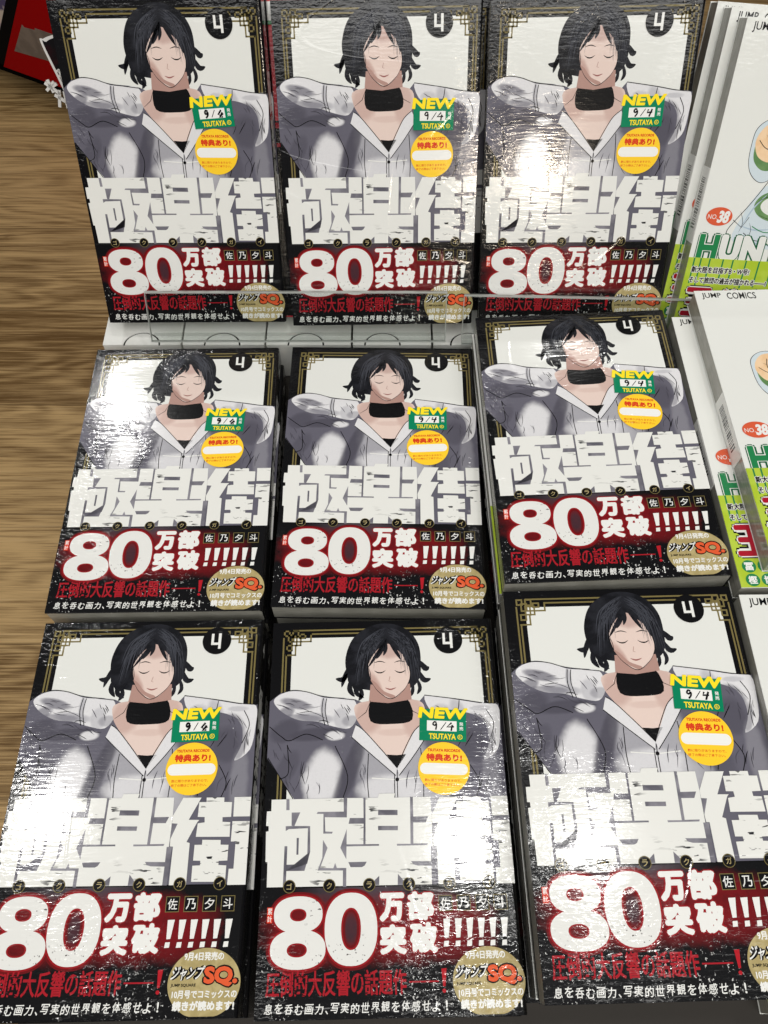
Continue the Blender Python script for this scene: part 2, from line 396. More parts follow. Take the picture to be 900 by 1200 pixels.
PENS = []
def black_comic_full():
    t = TB
    root = empty('comic_book')
    cov = book_body(root, t, 'black')
    # spine lettering
    sp = MB()
    Ms = Matrix(((0, 0, 1, 0), (0, 1, 0, 0), (-1, 0, 0, 0), (0, 0, 0, 1)))
    for ch, y0, y1 in (('極', 32, 54), ('楽', 9, 31), ('街', -14, 8)):
        sp.text(ch, -t + 2, y0, -2, y1, BW + .03, 'white_ink', .03, M=Ms)
    sp.text('4', -t + 5, 70, -5, 78, BW + .03, 'white_ink', .02, M=Ms)
    sp.build('spine_lettering', cov)
    # cover picture: window, gold frame, plain drawn figure
    a = MB(); z = t + .03
    a.poly([(-46.5, 79.4), (49.2, 79.4), (49.2, -2), (-46.5, -2)], z, 'paper')
    z += L_; frame_lines(a, z)
    z += L_
    rnd = random.Random(3)
    def locks(cx, cy, spec, key, zz, w):
        """tapered locks of hair: start, sweep and end given in mm"""
        for x0, y0, x1, y1, x2, y2 in spec:
            a.line(curve([(x0, y0), (x1, y1), (x2, y2)], 5), w * rnd.uniform(.7, 1.3), zz, key, True)
    hair = smooth([(-15, 53), (-18.4, 60), (-19, 69), (-15, 79), (-6, 85.3), (4, 86.3), (13, 82.5), (18, 75), (19, 66), (18, 57), (13.5, 52), (4, 50)])
    a.poly(hair, z, 'hair'); z += L_
    locks(0, 0, [(-17.5, 64, -19.6, 58, -21, 53), (-16, 58, -17, 52, -14.6, 48), (-14, 56, -13.6, 50, -10, 47.4), (-18, 60, -20.4, 57, -24, 57.4), (17, 62, 20, 56, 23.6, 56.4), (16, 58, 18, 52, 16.4, 48.6),
                 (14.5, 56, 14.2, 50, 12, 47), (18.4, 66, 21, 62, 23, 62.6), (-12, 54, -11, 49, -12.6, 46)], 'hair', z, 2.6)
    jacket = [(-56.4, 46.5), (-51, 50.8), (-45, 52)] + curve([(-38, 51), (-30, 48.6), (-14, 46.5), (-6, 41)]) + [(14, 41)] + curve([(20, 48), (37, 45.6), (47, 43.8), (56.3, 43)]) + [(56.3, -37.6), (-46.4, -37.6), (-46.4, -2), (-43, 0), (-56.4, 19)]
    a.poly(jacket, z, 'coat_dark'); z += L_
    a.poly(smooth([(-54.5, 46.5), (-51, 50.2), (-45, 51.6), (-37, 50.6), (-30, 48), (-22, 47.3), (-15, 46.6), (-13, 39), (-17, 32.5), (-25, 33.5), (-33, 36), (-42, 37), (-50, 41)], 4), z, 'coat_light')
    a.poly(smooth([(20, 47.6), (29, 46.6), (37, 45.2), (47, 43.4), (55.6, 42.4), (56, 32), (54, 21), (47, 16), (50, 24), (49, 33), (43, 38), (33, 40), (24, 39)], 4), z, 'coat_light')
    z += L_
    a.poly(smooth([(-12, 45), (-14, 38), (-9, 30), (-1, 20), (5.5, 13), (10, 20), (17, 31), (20, 41), (14, 46)], 4), z, 'skin')
    z += L_
    # collar flaps, then the dark roll neck
    a.poly([(-14, 34), (-10, 31), (5.5, 13), (4.8, 9.5), (-6, 19), (-16, 28)], z, 'coat_light')
    a.poly([(18.5, 34), (14, 30), (5.5, 13), (6.4, 9.5), (14, 19), (21, 29)], z, 'coat_light')
    a.poly(smooth([(-6.4, 46), (2, 44.6), (11.3, 46.5), (13.6, 36), (3.5, 34), (-6.8, 35.6)], 4), z, 'ink')
    a.poly([(.6, 19.4), (5.5, 13), (10, 19.4), (5.4, 19)], z, 'ink')
    z += L_
    a.poly([(-7.5, 45.4), (-6.6, 54), (13, 54), (13.6, 46), (2, 44.4)], z, 'skin_shade'); z += L_
    a.poly(smooth([(-7.2, 68), (-7, 59), (-3.5, 51), (3.4, 46.4), (10, 51), (13.6, 59), (13.6, 68), (9, 76), (3, 78), (-4, 76)]), z, 'skin')
    z += L_
    a.poly(smooth([(-6.6, 56.5), (-3.2, 51), (3.4, 46.8), (5.5, 48), (0, 50.5), (-4, 55)], 4), z, 'skin_shade')
    for cx in (-1.8, 8.4):
        a.line(curve([(cx - 2.9, 61.2), (cx - 1, 60.1), (cx + 1, 60.1), (cx + 2.9, 61.2)]), .65, z, 'ink', True)
        a.line(curve([(cx - 3, 65.2), (cx, 66), (cx + 3, 65.2)]), .5, z, 'ink', True)
    a.line([(3.2, 58), (2.6, 55.6), (3.6, 55.3)], .3, z, 'skin_shade')
    a.line(curve([(.6, 52.2), (3.3, 51.3), (6.2, 52.2)]), .7, z, 'lip', True)
    z += L_
    a.poly(smooth([(-14.5, 51), (-17.6, 60), (-16, 72), (-8, 81), (4, 84), (13, 79), (17.4, 68), (16.6, 58), (14, 52), (13.2, 60), (11.6, 67), (7, 72), (2, 75.4), (-3.5, 71.5), (-7.4, 65), (-8.6, 58), (-11, 52)], 5), z, 'hair'); z += L_
    locks(0, 0, [(2, 78, -3, 70, -7.6, 63), (2, 78, -1, 72, -3.4, 67.4), (2, 79, 6, 72, 9, 66.5), (2, 79, 9, 74, 12.6, 63), (1, 79, 1.4, 73, .2, 69), (-6, 74, -8.6, 66, -8.4, 58)], 'hair', z, 2.0); z += L_
    for k in range(46):
        sd = rnd.choice((-1, 1)); u = rnd.random()
        x0 = 2 + sd * rnd.uniform(0, 3); y0 = rnd.uniform(78, 84.5)
        xe = 2 + sd * (6 + 11 * u); ye = rnd.uniform(52, 66) + 8 * (1 - u)
        a.line(curve([(x0, y0), (x0 + (xe - x0) * .75, y0 - 5 - 3 * u), (xe, ye)], 6), rnd.uniform(.16, .44), z, 'hair_line', True)
    seams = ([(-56, 34), (-50, 29), (-46, 27), (-38, 30), (-30, 27)], [(-47, 25), (-46, 12), (-50, 9)], [(-30, 47.6), (-30.6, 41), (-29, 34)], [(-28.4, 47.4), (-29, 41), (-27.4, 34)],
              [(5.5, 12), (5.4, 4), (5.4, -1)], [(4.2, 10), (4.1, 4), (4.1, -1)], [(-8, 20), (-8.6, 8), (-8, -1)], [(17, 22), (17.8, 10), (17.5, -1)], [(37, 45), (36, 40), (33, 38)],
              [(40, 14), (44, 6), (42, -1)], [(-24, 24), (-18, 10), (-20, 0)], [(50, 40), (53, 33), (50, 24)], [(28, 20), (33, 10), (31, 0)],
              [(-50.8, 50.6), (-45, 51.9), (-38, 50.9), (-30, 48.5), (-14, 46.3)], [(20, 48), (37, 45.5), (47, 43.7), (56, 42.9)], [(-56, 19), (-50, 10), (-43.4, 0)],
              [(-14, 34), (-10, 31), (-2, 22), (5.5, 13)], [(18.5, 34), (14, 30), (9, 21), (5.5, 13)], [(-16, 28), (-6, 19), (4.8, 9.5)], [(21, 29), (14, 19), (6.4, 9.5)])
    for p in seams: a.line(curve(p, 6), .36, z, 'ink', False)
    folds = []
    for bx, by, an, ln, k in ((-50, 46, -25, 8, 5), (-40, 43, -10, 9, 6), (-22, 42, -70, 6, 6), (-36, 34, -5, 10, 5), (-50, 24, -70, 10, 6), (-40, 16, -100, 12, 6), (-12, 14, -75, 10, 5), (-27, 30, -20, 7, 4), (12, 10, -95, 9, 4),
                              (46, 38, -60, 7, 6), (50, 28, -85, 9, 6), (40, 30, -120, 8, 5), (34, 14, -80, 10, 5), (46, 8, -100, 9, 5), (26, 40, -30, 6, 4), (-33, 6, -85, 7, 4), (24, 6, -80, 8, 3), (-48, 8, -60, 6, 4)):
        for _ in range(k):
            x0 = bx + rnd.uniform(-4, 4); y0 = by + rnd.uniform(-3, 3); q = math.radians(an + rnd.uniform(-16, 16)); l = ln * rnd.uniform(.4, 1)
            x1, y1 = x0 + math.cos(q) * l, y0 + math.sin(q) * l; bow = rnd.uniform(-.16, .16) * l
            if not (-54 < x1 < 55 and -54 < x0 < 55) or (x1 < -40 and y1 < 18 - (x1 + 56) * 1.3): continue
            folds.append([(x0, y0), ((x0 + x1) / 2 - math.sin(q) * bow, (y0 + y1) / 2 + math.cos(q) * bow), (x1, y1)])
    for p in folds: a.line(curve(p, 4), rnd.uniform(.16, .42), z, rnd.choice(('ink', 'fold_ink', 'fold_ink')), True)
    for k in range(16):     # short strands at the hair edge
        q = math.radians(rnd.uniform(-40, 220)); x0 = 0 + 17.6 * math.cos(q); y0 = 67 + 17.5 * math.sin(q)
        if y0 > 82: continue
        a.line(curve([(x0 * .94, y0 + 3), (x0 * 1.03, y0), (x0 * 1.09, y0 - rnd.uniform(2.5, 5))], 4), .35, z, 'hair', True)
    for x0, y0, x1, y1 in ((-7.4, 63, -6.4, 56), (13.4, 62, 12.6, 54.5)): a.line(curve([(x0, y0), ((x0 + x1) / 2 + .3, (y0 + y1) / 2), (x1, y1)], 4), .3, z, 'ink', True)
    a.line(curve([(-6.4, 56), (-3, 50.6), (3.4, 46.5), (9.6, 50.6), (12.6, 55)], 5), .34, z, 'ink', True)
    a.line([(-6.6, 45.8), (-9, 40), (-13, 37)], .3, z, 'ink', True); a.line([(11.4, 46), (14, 40), (18, 38)], .3, z, 'ink', True)
    a.line([(-6.6, 8.6), (5.4, 7.6), (16, 8.6)], .55, z, 'white_ink'); a.disc(5.4, 7.7, .9, .9, z + L_, 'ink', 12)
    art = a.build('cover_art', root)
    # volume badge
    b = MB(); z = t + .35
    b.disc(33.4, 76.6, 7.3, 7.3, z, 'ink'); z += L_
    b.poly([(30.6, 80.4), (31.9, 80.4), (31.9, 75.6), (34.2, 75.6), (34.2, 80.6), (35.6, 80.6), (35.6, 72.2), (34.3, 72.2), (34.3, 74.3), (30.6, 74.3)], z, 'white_ink')
    b.build('volume_badge', art)
    # title blocks
    ti = MB(); z = t + .36
    ti.poly([(-53.3, -.2), (-46.3, -.2), (-19, -.2), (-3.9, -.4), (-3.2, 1.4), (4.2, 1.4), (3.7, -.5), (20.5, -.5), (20.8, -9), (20.6, -20.9), (20.4, -37.8), (-53.7, -37.5), (-53.9, -27.2), (-54.8, -27), (-55.2, -14.2), (-54, -14), (-54.1, -11.8), (-55.3, -11.7), (-55.2, -5.4), (-53.2, -5.3)], z, 'title')
    for p in ([(24.8, -.7), (33.2, -.8), (28.3, -10.5), (33.2, -10.6), (32.3, -11.6), (28.3, -20), (29.8, -20.5), (30, -37.9), (22.4, -37.8), (22.4, -21.9), (21, -21.8), (20.85, -18.8), (20.85, -15), (20.85, -8.6)],
              [(35.6, -.8), (43.8, -.9), (43.9, -2.9), (47.5, -3), (47.6, -9.5), (43.7, -9.6), (43.8, -11.6), (47.4, -11.8), (47.6, -18.1), (32.3, -17.9), (32.6, -12.1), (35.7, -11.7), (35.5, -9.4), (32.3, -9.3), (32.4, -2.8), (35.7, -2.8)],
              [(35.4, -19.2), (43.7, -19.4), (43.8, -21.4), (47.4, -21.5), (47.4, -28.1), (43.5, -28.2), (43.6, -29.9), (47.1, -30.1), (47.1, -36.8), (32.1, -36.6), (32, -30), (35.4, -29.9), (35.3, -28), (32.1, -27.9), (32.1, -21.3), (35.4, -21.3)],
              [(48.5, -.8), (56.2, -.8), (56.2, -9.4), (48.6, -9.4)], [(48.4, -11.4), (56.2, -11.5), (56.2, -38.1), (48.1, -38.1), (48.3, -31.5), (50.4, -31.5), (50.5, -20.2), (48.3, -20.1)]):
        ti.poly(p, z, 'title')
    z += L_
    for p in ([(-46.4, -.1), (-45, -.2), (-44.8, -5), (-46.3, -5)], [(-43.8, -6.1), (-39.8, -6.1), (-42.3, -12), (-43.6, -11.9)],
              [(-46.3, -12), (-42.3, -12), (-35.1, -12.2), (-34.8, -23.1), (-36.1, -28.3), (-36.1, -13.1), (-44.8, -13.3), (-46.2, -14.1)],
              [(-36.05, -28.2), (-34.9, -23.1), (-37.2, -31.1), (-45.4, -31), (-45.4, -28.4)], [(-46.5, -20.6), (-45.2, -20.6), (-45.3, -37.5), (-46.6, -37.5)],
              [(-41.1, -17.2), (-40.1, -17.2), (-40.1, -24.3), (-41, -24.3)],
              [(-19.8, -.2), (-18.1, -.3), (-18.3, -8.8), (-28.4, -8.5), (-28.1, -14.7), (-24.7, -14.9), (-25.1, -15.7), (-29, -15.6), (-29.1, -7), (-32.3, -6.9), (-31.7, -6.1), (-19.7, -6.2)],
              [(-29.1, -18.3), (-27, -21.7), (-30.2, -30), (-24.3, -30.3), (-23.5, -28.1), (-22.7, -30.2), (-18.5, -30.3), (-18.5, -38.1), (-20, -38), (-20, -31.3), (-31.3, -31.1), (-29.3, -25.8)],
              [(-18.3, -13.8), (-21.2, -21.8), (-18.5, -26.7)],
              [(-10.6, -.3), (-9.6, -.3), (-9.8, -20.5), (-3.7, -20.6), (-3.7, -21.3), (-18.4, -21.3), (-18.4, -20.4), (-10.8, -20.5), (-10.6, -11.7), (-17.5, -11.6), (-16.9, -9.1), (-10.6, -9.2)],
              [(-3.8, -5.8), (5.1, -6), (5.1, -8.3), (-3.9, -8.1)], [(-4, -12.8), (5.1, -13), (5, -14.9), (-4, -14.7)],
              [(11.1, -.3), (12.4, -.4), (12.3, -9.1), (19.2, -9.1), (17.9, -11.8), (12.2, -11.7), (11.9, -20.7), (18.4, -20.7), (18.1, -21.5), (4.5, -21.5), (4.4, -20.7), (10.6, -20.8)],
              [(-17.6, -27.9), (-9.3, -27.9), (-10.3, -29.5), (-11.5, -30.1), (-16.6, -30)],
              [(19.6, -22), (22, -22), (21.5, -37.9), (19.5, -37.8), (19.6, -30.2), (13.5, -30), (11.7, -29.5), (10.6, -28.1), (19.6, -28.3)],
              [(-3.8, -33.8), (-3.9, -37.6), (-8, -37.5), (-6.8, -36.4)], [(4.5, -33.2), (4.3, -37.8), (8.5, -37.9), (6.5, -35.4)],
              [(20.7, -11.9), (23.4, -12.1), (20.9, -18.6)]):
        ti.poly(p, z, 'gap')
    til = ti.build('title_lettering', root)
    d = MB(); z = t + .48
    for ch, x in zip('ゴクラクガイ', (-43.7, -26, -8.3, 9.3, 27.2, 44.8)):
        d.disc(x, -37.4, 2.75, 2.75, z, 'gold', 24); d.disc(x, -37.4, 2.45, 2.45, z + L_, 'ink', 24)
        d.text(ch, x - 1.2, -38.7, x + 1.2, -36.1, z + 2 * L_, 'tan', .01)
    d.build('reading_dots', til)
    # paper band round the lower third
    bd = MB(); e_ = .12
    prof = [(-BW - .02, t + .3), (BW - 1.4, t + .3), (BW + .1, t - 1.4), (BW + .1, .5), (BW + .06, .5), (BW + .06, t - 1.4), (BW - 1.5, t + .05), (-BW - .02, t + .05)]
    prof = [(x, zz) for x, zz in prof]
    bd.prism(prof, -BH + .2, -38.2, 'band')
    band = bd.build('paper_band', root, fix=True)
    h = MB(); z = t + .34
    # 80
    def sup(cx, cy, rx, ry, p, n=44):
        o = []
        for i in range(n):
            q = 2 * math.pi * i / n; c, s_ = math.cos(q), math.sin(q)
            o.append((cx + rx * math.copysign(abs(c) ** (2 / p), c), cy + ry * math.copysign(abs(s_) ** (2 / p), s_)))
        return o
    for key, g, zz in (('wine', 1.7, z - .016), ('deep_red', .75, z), ('digits', 0, z + L_)):
        k = zz
        h.ring(sup(-39.2, -62.1, 11.9 + g, 7.6 + g, 2.3), sup(-39.6, -62.4, 4.3 - g, 2.7 - g * .7, 2.2), k, key)
        h.ring(sup(-39.4, -48.6, 10.6 + g, 7.2 + g, 2.3), sup(-39.4, -48.8, 3.6 - g, 2.5 - g * .7, 2.2), k + .006, key)
        h.ring(sup(-16.4, -54.6, 11.4 + g, 14.2 + g, 2.3), sup(-16.4, -54.6, 4.3 - g, 8.2 - g, 2.2), k + .012, key)
    z += 2 * L_
    for ch, x0, y0, x1, y1 in (('万', -4, -52.3, 7, -40.8), ('部', 8.2, -52, 20, -40.4), ('突', -4, -64.9, 7.6, -53.2), ('破', 8.9, -64.5, 21, -52.7)):
        h.text(ch, x0 - .5, y0 - .5, x1 + .5, y1 + .5, z, 'deep_red', .10); h.text(ch, x0, y0, x1, y1, z + L_, 'white_ink', .055)
    for k in range(6):
        x = 24.4 + k * 5; s_ = .1
        h.poly([(x - .7, -51.7 + s_), (x + 2.3, -51.5), (x + 1.2, -58.9), (x - .5, -59)], z + L_, 'white_ink')
        h.poly([(x - .8, -60.2), (x + 1.2, -60.1), (x + 1, -62.2), (x - 1.1, -62.3)], z + L_, 'white_ink')
    h.rect(-53, -51.8, -50.6, -45.6, z, 'sticker_red')
    h.text('累', -52.8, -48.5, -50.8, -46, z + L_, 'white_ink', .01); h.text('計', -52.8, -51.4, -50.8, -48.9, z + L_, 'white_ink', .01)
    h.build('headline', band)
    au = MB(); z = t + .36
    for ch, x in zip('佐乃夕斗', (25, 33, 41.1, 49.1)):
        au.rect(x - 3, -48.6, x + 3, -42.3, z, 'gold'); au.rect(x - 2.7, -48.3, x + 2.7, -42.6, z + L_, 'ink')
        au.text(ch, x - 2.1, -47.6, x + 2.1, -43.3, z + 2 * L_, 'white_ink', .008)
    au.build('author_name', band)
    tg = MB()
    tg.text('圧倒的大反響の話題作', -52.3, -79.7, 7, -70.1, z, 'tag_red', .016); tg.rect(8, -75.4, 20.5, -74.8, z, 'tag_red')
    tg.poly([(21.8, -70.5), (24, -70.3), (23.2, -77), (22.2, -77)], z, 'red'); tg.disc(22.6, -78.6, .8, .8, z, 'red', 12)
    x = -52.4
    for ch in '息を呑む画力、写実的世界観を体感せよ！':
        w = 3.4 if ch not in '、' else 1.4
        q = rnd.uniform(-.3, .3)
        if ch == '、': tg.text(ch, x, -86 + q, x + 1.1, -84.6 + q, z, 'white_ink', .02)
        elif ch == '！': tg.text('!', x + 1.4, -85.7, x + 2.2, -82, z, 'white_ink', .02)
        else: tg.text(ch, x, -85.8 + q, x + w, -82.1 + q, z, 'white_ink', .012, .12)
        x += w + .82
    tg.build('tagline', band)
    se = MB()
    se.disc(41.6, -75.4, 15.2, 12.9, z + .02, 'tan', 56, cut=-87.4); z += .05
    se.text('9月4日発売の', 32.4, -67.2, 49.2, -64, z, 'white_ink', .03)
    se.text('ジャンプ', 27.8, -74.6, 41, -68.9, z, 'ink', .12, .3); se.text('ジャンプ', 27.8, -74.5, 41, -69, z + L_, 'white_ink', .02, .3)
    se.text('SQ.', 40.6, -77.4, 56.2, -68.8, z + L_, 'ink', .10); se.text('SQ.', 41.3, -76.8, 55.4, -69.4, z + 2 * L_, 'orange', .055)
    se.text('JUMP SQUARE', 27.8, -77, 38.2, -75.6, z + L_, 'ink', .03)
    se.text('10月号でコミックスの', 28.6, -81, 55.6, -78, z + L_, 'white_ink', .03)
    se.text('続きが読めます!', 29.2, -85.4, 54.8, -81.8, z + L_, 'white_ink', .045)
    se.build('round_seal', band)
    # date sticker
    z = t + .5
    ds = MB(); ds.rect(17, 25.2, 39.6, 40.6, z, 'green'); dso = ds.build('date_sticker', root)
    z += L_
    for pen in (2, 1, 0):
        dl = MB(); hw = random.Random(40 + pen); J = lambda: hw.uniform(-.28, .28)
        dl.text('NEW', 16.4, 36, 40.2, 41.6, z + L_, 'yellow_ink', .06, .12)
        dl.rect(20.6, 30, 35, 35, z, 'sticker_white')
        ox, oy = J() * 2, J()
        nine = [(25.4, 33.9), (24.2, 34.3), (23.6, 33.2), (24.4, 32.6), (25.3, 33.4), (25.3, 32), (24.9 - .5 * pen, 30.5)]
        dl.line(curve([(px + ox + J() * .5, py + oy * .3 + J() * .4) for px, py in nine], 4), .75 + .12 * pen, z + L_, 'ink')
        dl.line([(29.6 + J(), 34.3), (27.4 + J(), 30.6)], .4, z + L_, 'ink')
        ox = J() * 2.4
        four = [[(32.4, 34.2), (30.4 + J(), 32.1), (33.6, 32 + J())], [(33 + J(), 33.2), (32.2 + J(), 30.2)]]
        if pen == 1: four = [[(31.2, 34), (30.6, 32.4), (33.4, 32.6)], [(33.2, 34.2), (31.8, 30.3)]]
        if pen == 2: four = [[(32.6, 34), (30.8, 31.8), (32.2, 31.2), (33.6, 32.2)], [(33.2, 32.8), (31.4, 30.2), (33.2, 30.6)]]
        for k, st in enumerate(four): dl.line([(px + ox, py) for px, py in st], .8 + .1 * pen, z + (k + 1) * L_, 'ink')
        dl.text('発', 36.3, 32.8, 38.2, 34.6, z, 'sticker_white', .02); dl.text('売', 36.3, 30.6, 38.2, 32.4, z, 'sticker_white', .02)
        dl.text('TSUTAYA', 21.6, 26, 34.6, 28.8, z, 'yellow_ink', .03)
        ring = [(36.6 + 1.2 * math.cos(q * .4), 27.4 + 1.2 * math.sin(q * .4)) for q in range(16)]
        dl.ring(ring, [(36.6 + (x_ - 36.6) * .75, 27.4 + (y_ - 27.4) * .75) for x_, y_ in ring], z, 'yellow_ink'); dl.text('R', 36.1, 26.8, 37.1, 28, z, 'yellow_ink')
        if pen: PENS.append(dl.data('sticker_lettering'))
        else: PENS.append(dl.build('sticker_lettering', dso).data)
    rs = MB(); z = t + .49; rs.disc(28, 12.5, 12.2, 12.2, z, 'yellow', 56); rso = rs.build('bonus_sticker', root)
    rl = MB(); z = t + .49 + L_
    rl.text('TSUTAYA RECORDS', 20.2, 20.1, 35.8, 21.5, z, 'sticker_red', .045)
    rl.text('特典あり!', 19.6, 15.6, 36.6, 19.2, z, 'sticker_red', .05)
    pill = [(19.3 + 2.6 * math.cos(math.pi / 2 + math.pi * k / 10), 12.1 + 2.6 * math.sin(math.pi / 2 + math.pi * k / 10)) for k in range(11)] + [(36.7 + 2.6 * math.cos(-math.pi / 2 + math.pi * k / 10), 12.1 + 2.6 * math.sin(-math.pi / 2 + math.pi * k / 10)) for k in range(11)]
    rl.poly(pill, z, 'sticker_white')
    rl.text('数に限りがありますので、', 19, 6.2, 36.2, 7.5, z, 'sticker_red', .01); rl.text('終了の際はご了承下さい。', 19, 4.2, 35.6, 5.5, z, 'sticker_red', .01)
    rl.build('sticker_lettering', rso)
    return root

# ------------------------------------------------------------------ white comic with a lime band
TH = 12.4
def white_comic_full():
    t = TH
    root = empty('comic_book')
    cov = book_body(root, t, 'paper')
    a = MB(); z = t + .03
    # plain rounded shapes in the picture's colours
    a.poly(smooth([(-37, 28), (-36, 36), (-30, 41), (-22, 41), (-14, 36), (-12, 24), (-16, 14), (-25, 8), (-32, 11), (-36, 18)]), z, 'ink')
    a.poly(smooth([(-36.7, 28), (-35.7, 35.8), (-30, 40.7), (-22, 40.7), (-14.3, 35.8), (-12.3, 24), (-16.2, 14.3), (-25, 8.3), (-31.8, 11.3), (-35.7, 18)]), z + L_, 'sky')
    a.poly(smooth([(-34.6, 26), (-33, 33), (-28, 38.6), (-20, 38), (-15, 32), (-14.4, 22), (-19, 16), (-27, 14.5), (-33, 19)]), z + 2 * L_, 'moss')
    a.poly(smooth([(-35, 29), (-33, 35.4), (-28, 39.4), (-20, 39), (-15, 33), (-15.4, 25), (-20, 20), (-26, 19), (-32, 22)]), z + 3 * L_, 'peach')
    a.line(curve([(-27, 36), (-28, 30), (-25, 25)]), .4, z + 4 * L_, 'ink'); a.line(curve([(-33, 30), (-28, 26), (-20, 25)]), .4, z + 4 * L_, 'ink')
    a.poly(smooth([(-20, 8), (-28, -2), (-31, -10), (-34, -24), (-20, -28), (2, -28), (20, -20), (20, 10), (0, 14)], 4), z, 'sky')
    ringo = smooth([(-26, -4), (-22, 2), (-12, 4), (2, 2), (8, -4), (2, -11), (-12, -13), (-22, -10)])
    ringi = [(-9 + (x + 9) * .78, -4.5 + (y + 4.5) * .66) for x, y in ringo]
    a.ring(ringo, ringi, z + 2 * L_, 'moss'); a.poly(ringi, z + 2 * L_, 'paper')
    a.line(curve([(-21, 10), (-28, -3), (-37, -17), (-38, -21)]), .4, z + 3 * L_, 'ink'); a.line([(-36, -13), (-30, -17), (-27, -11)], .35, z + 3 * L_, 'ink')
    for p in ([(-33, -8), (-30, -14), (-31, -20)], [(-26, -14), (-24, -19), (-26, -26)], [(-14, -15), (-12, -21), (-14, -27)], [(-3, -14), (0, -20), (-2, -27)], [(-19, 6), (-14, 9), (-6, 9)], [(-30, 33), (-27, 31)], [(-22, 36), (-19, 32), (-19, 28)], [(-24, 30), (-20, 29)],
              [(-26, -4.5), (-21, 0), (-12, 2)], [(-22, -9.5), (-12, -12), (2, -10)]):
        a.line(curve(p, 5), .28, z + 3 * L_, 'ink', True)
    for p in ([(-31, -16), (-22, -18), (-12, -17)], [(-28, -23), (-16, -26), (-4, -25)], [(-20, 2), (-26, -6), (-30, -16)]): a.line(curve(p, 5), .9, z + 2.5 * L_, 'sky_deep', True)
    a.line(curve([(-24, -16), (-16, -19), (-6, -18)]), .5, z + 3 * L_, 'leaf'); a.line(curve([(-28, -20), (-20, -24), (-8, -23)]), .4, z + 3 * L_, 'ink')
    art = a.build('cover_art', root)
    b = MB(); b.disc(-44.6, -11.6, 7.7, 5.2, t + .2, 'coral'); z = t + .2 + L_
    b.text('NO.', -51.2, -13.2, -45.6, -10.6, z, 'white_ink', .0); b.text('38', -45.2, -15.2, -38.6, -8.2, z, 'white_ink', .05, .12)
    b.build('volume_badge', art)
    im = MB(); z = t + .04
    im.text('JUMP', -52.6, 81.2, -41.4, 86.2, z, 'ink', .012); im.text('COMICS', -38, 81.2, -21, 86.2, z, 'ink', .012)
    im.build('imprint_lettering', root)
    ti = MB(); z = t + .22
    x = -53.2
    for ch, w in zip('HUNTER', (13.5, 13, 14, 13, 12, 13)):
        ti.text(ch, x - .5, -38, x + w - .1, -20.8, z, 'leaf_dark', .11); ti.text(ch, x, -37.4, x + w - .6, -21.4, z + L_, 'white_ink', .07)
        ti.text(ch, x + .4, -37.2, x + w - 1, -21.8, z + 2 * L_, 'leaf' if ch == 'H' else 'paper', .045)
        x += w
    ti.build('title_lettering', root)
    bd = MB(); prof = [(-BW - .02, t + .4), (BW - 1.4, t + .4), (BW + .1, t - 1.4), (BW + .1, .5), (BW + .06, .5), (BW + .06, t - 1.4), (BW - 1.5, t + .05), (-BW - .02, t + .05)]
    bd.prism(prof, -BH + .2, -35.6, 'lime'); band = bd.build('paper_band', root, fix=True)
    hl = MB(); z = t + .43
    for x in (-53.4, -49.4, -44, -36, -30, -22, -14, -6):
        hl.rect(x, -50.4 - (x % 3), x + .9, -35.8, z, 'leaf')
    z += L_
    for s_, y0, y1, x1 in (('新大陸を目指すB・W号!', -44.4, -40.6, -18), ('そして旅団の過去が描かれる――!', -50.6, -46.8, -6)):
        hl.text(s_, -53.6, y0 - .3, x1 + .4, y1 + .3, z, 'white_ink', .10); hl.text(s_, -53.3, y0, x1, y1, z + L_, 'ink', .03)
    z += 3 * L_
    x = -54.4
    for ch in '王位継承戦':
        hl.text(ch, x - .6, -72.2, x + 18.6, -52, z, 'ink', .12); hl.text(ch, x, -71.6, x + 18, -52.6, z + L_, 'white_ink', .085); hl.text(ch, x + .6, -71, x + 17.4, -53.2, z + 2 * L_, 'crimson', .04)
        x += 19.4
    for ch, cx, cy in (('冨', -50.2, -76.6), ('樫', -50, -84), ('義', -42.4, -76.6), ('博', -42.2, -84)):
        hl.disc(cx, cy, 3.5, 3.4, z, 'leaf', 28); hl.text(ch, cx - 2.2, cy - 2.2, cx + 2.2, cy + 2.2, z + L_, 'white_ink', .03)
    hl.build('band_lettering', band)
    lb = MB()      # barcode label folded over the page edges
    X = -BW - .05
    lb.box(X - .1, -28, .8, X + .55, 14, t - .8, 'sticker_white')
    ml = Matrix(((0, 0, -1, 0), (1, 0, 0, 0), (0, -1, 0, 0), (0, 0, 0, 1)))
    y = -20
    r2 = random.Random(5)
    while y < 8:
        w = r2.choice((.35, .5, .9, 1.2))
        lb.box(X - .16, y, 3.4, X - .12, y + w, t - 3.6, 'ink'); y += w + r2.choice((.5, .7, 1.0))
    lb.build('barcode_label', root)
    return root

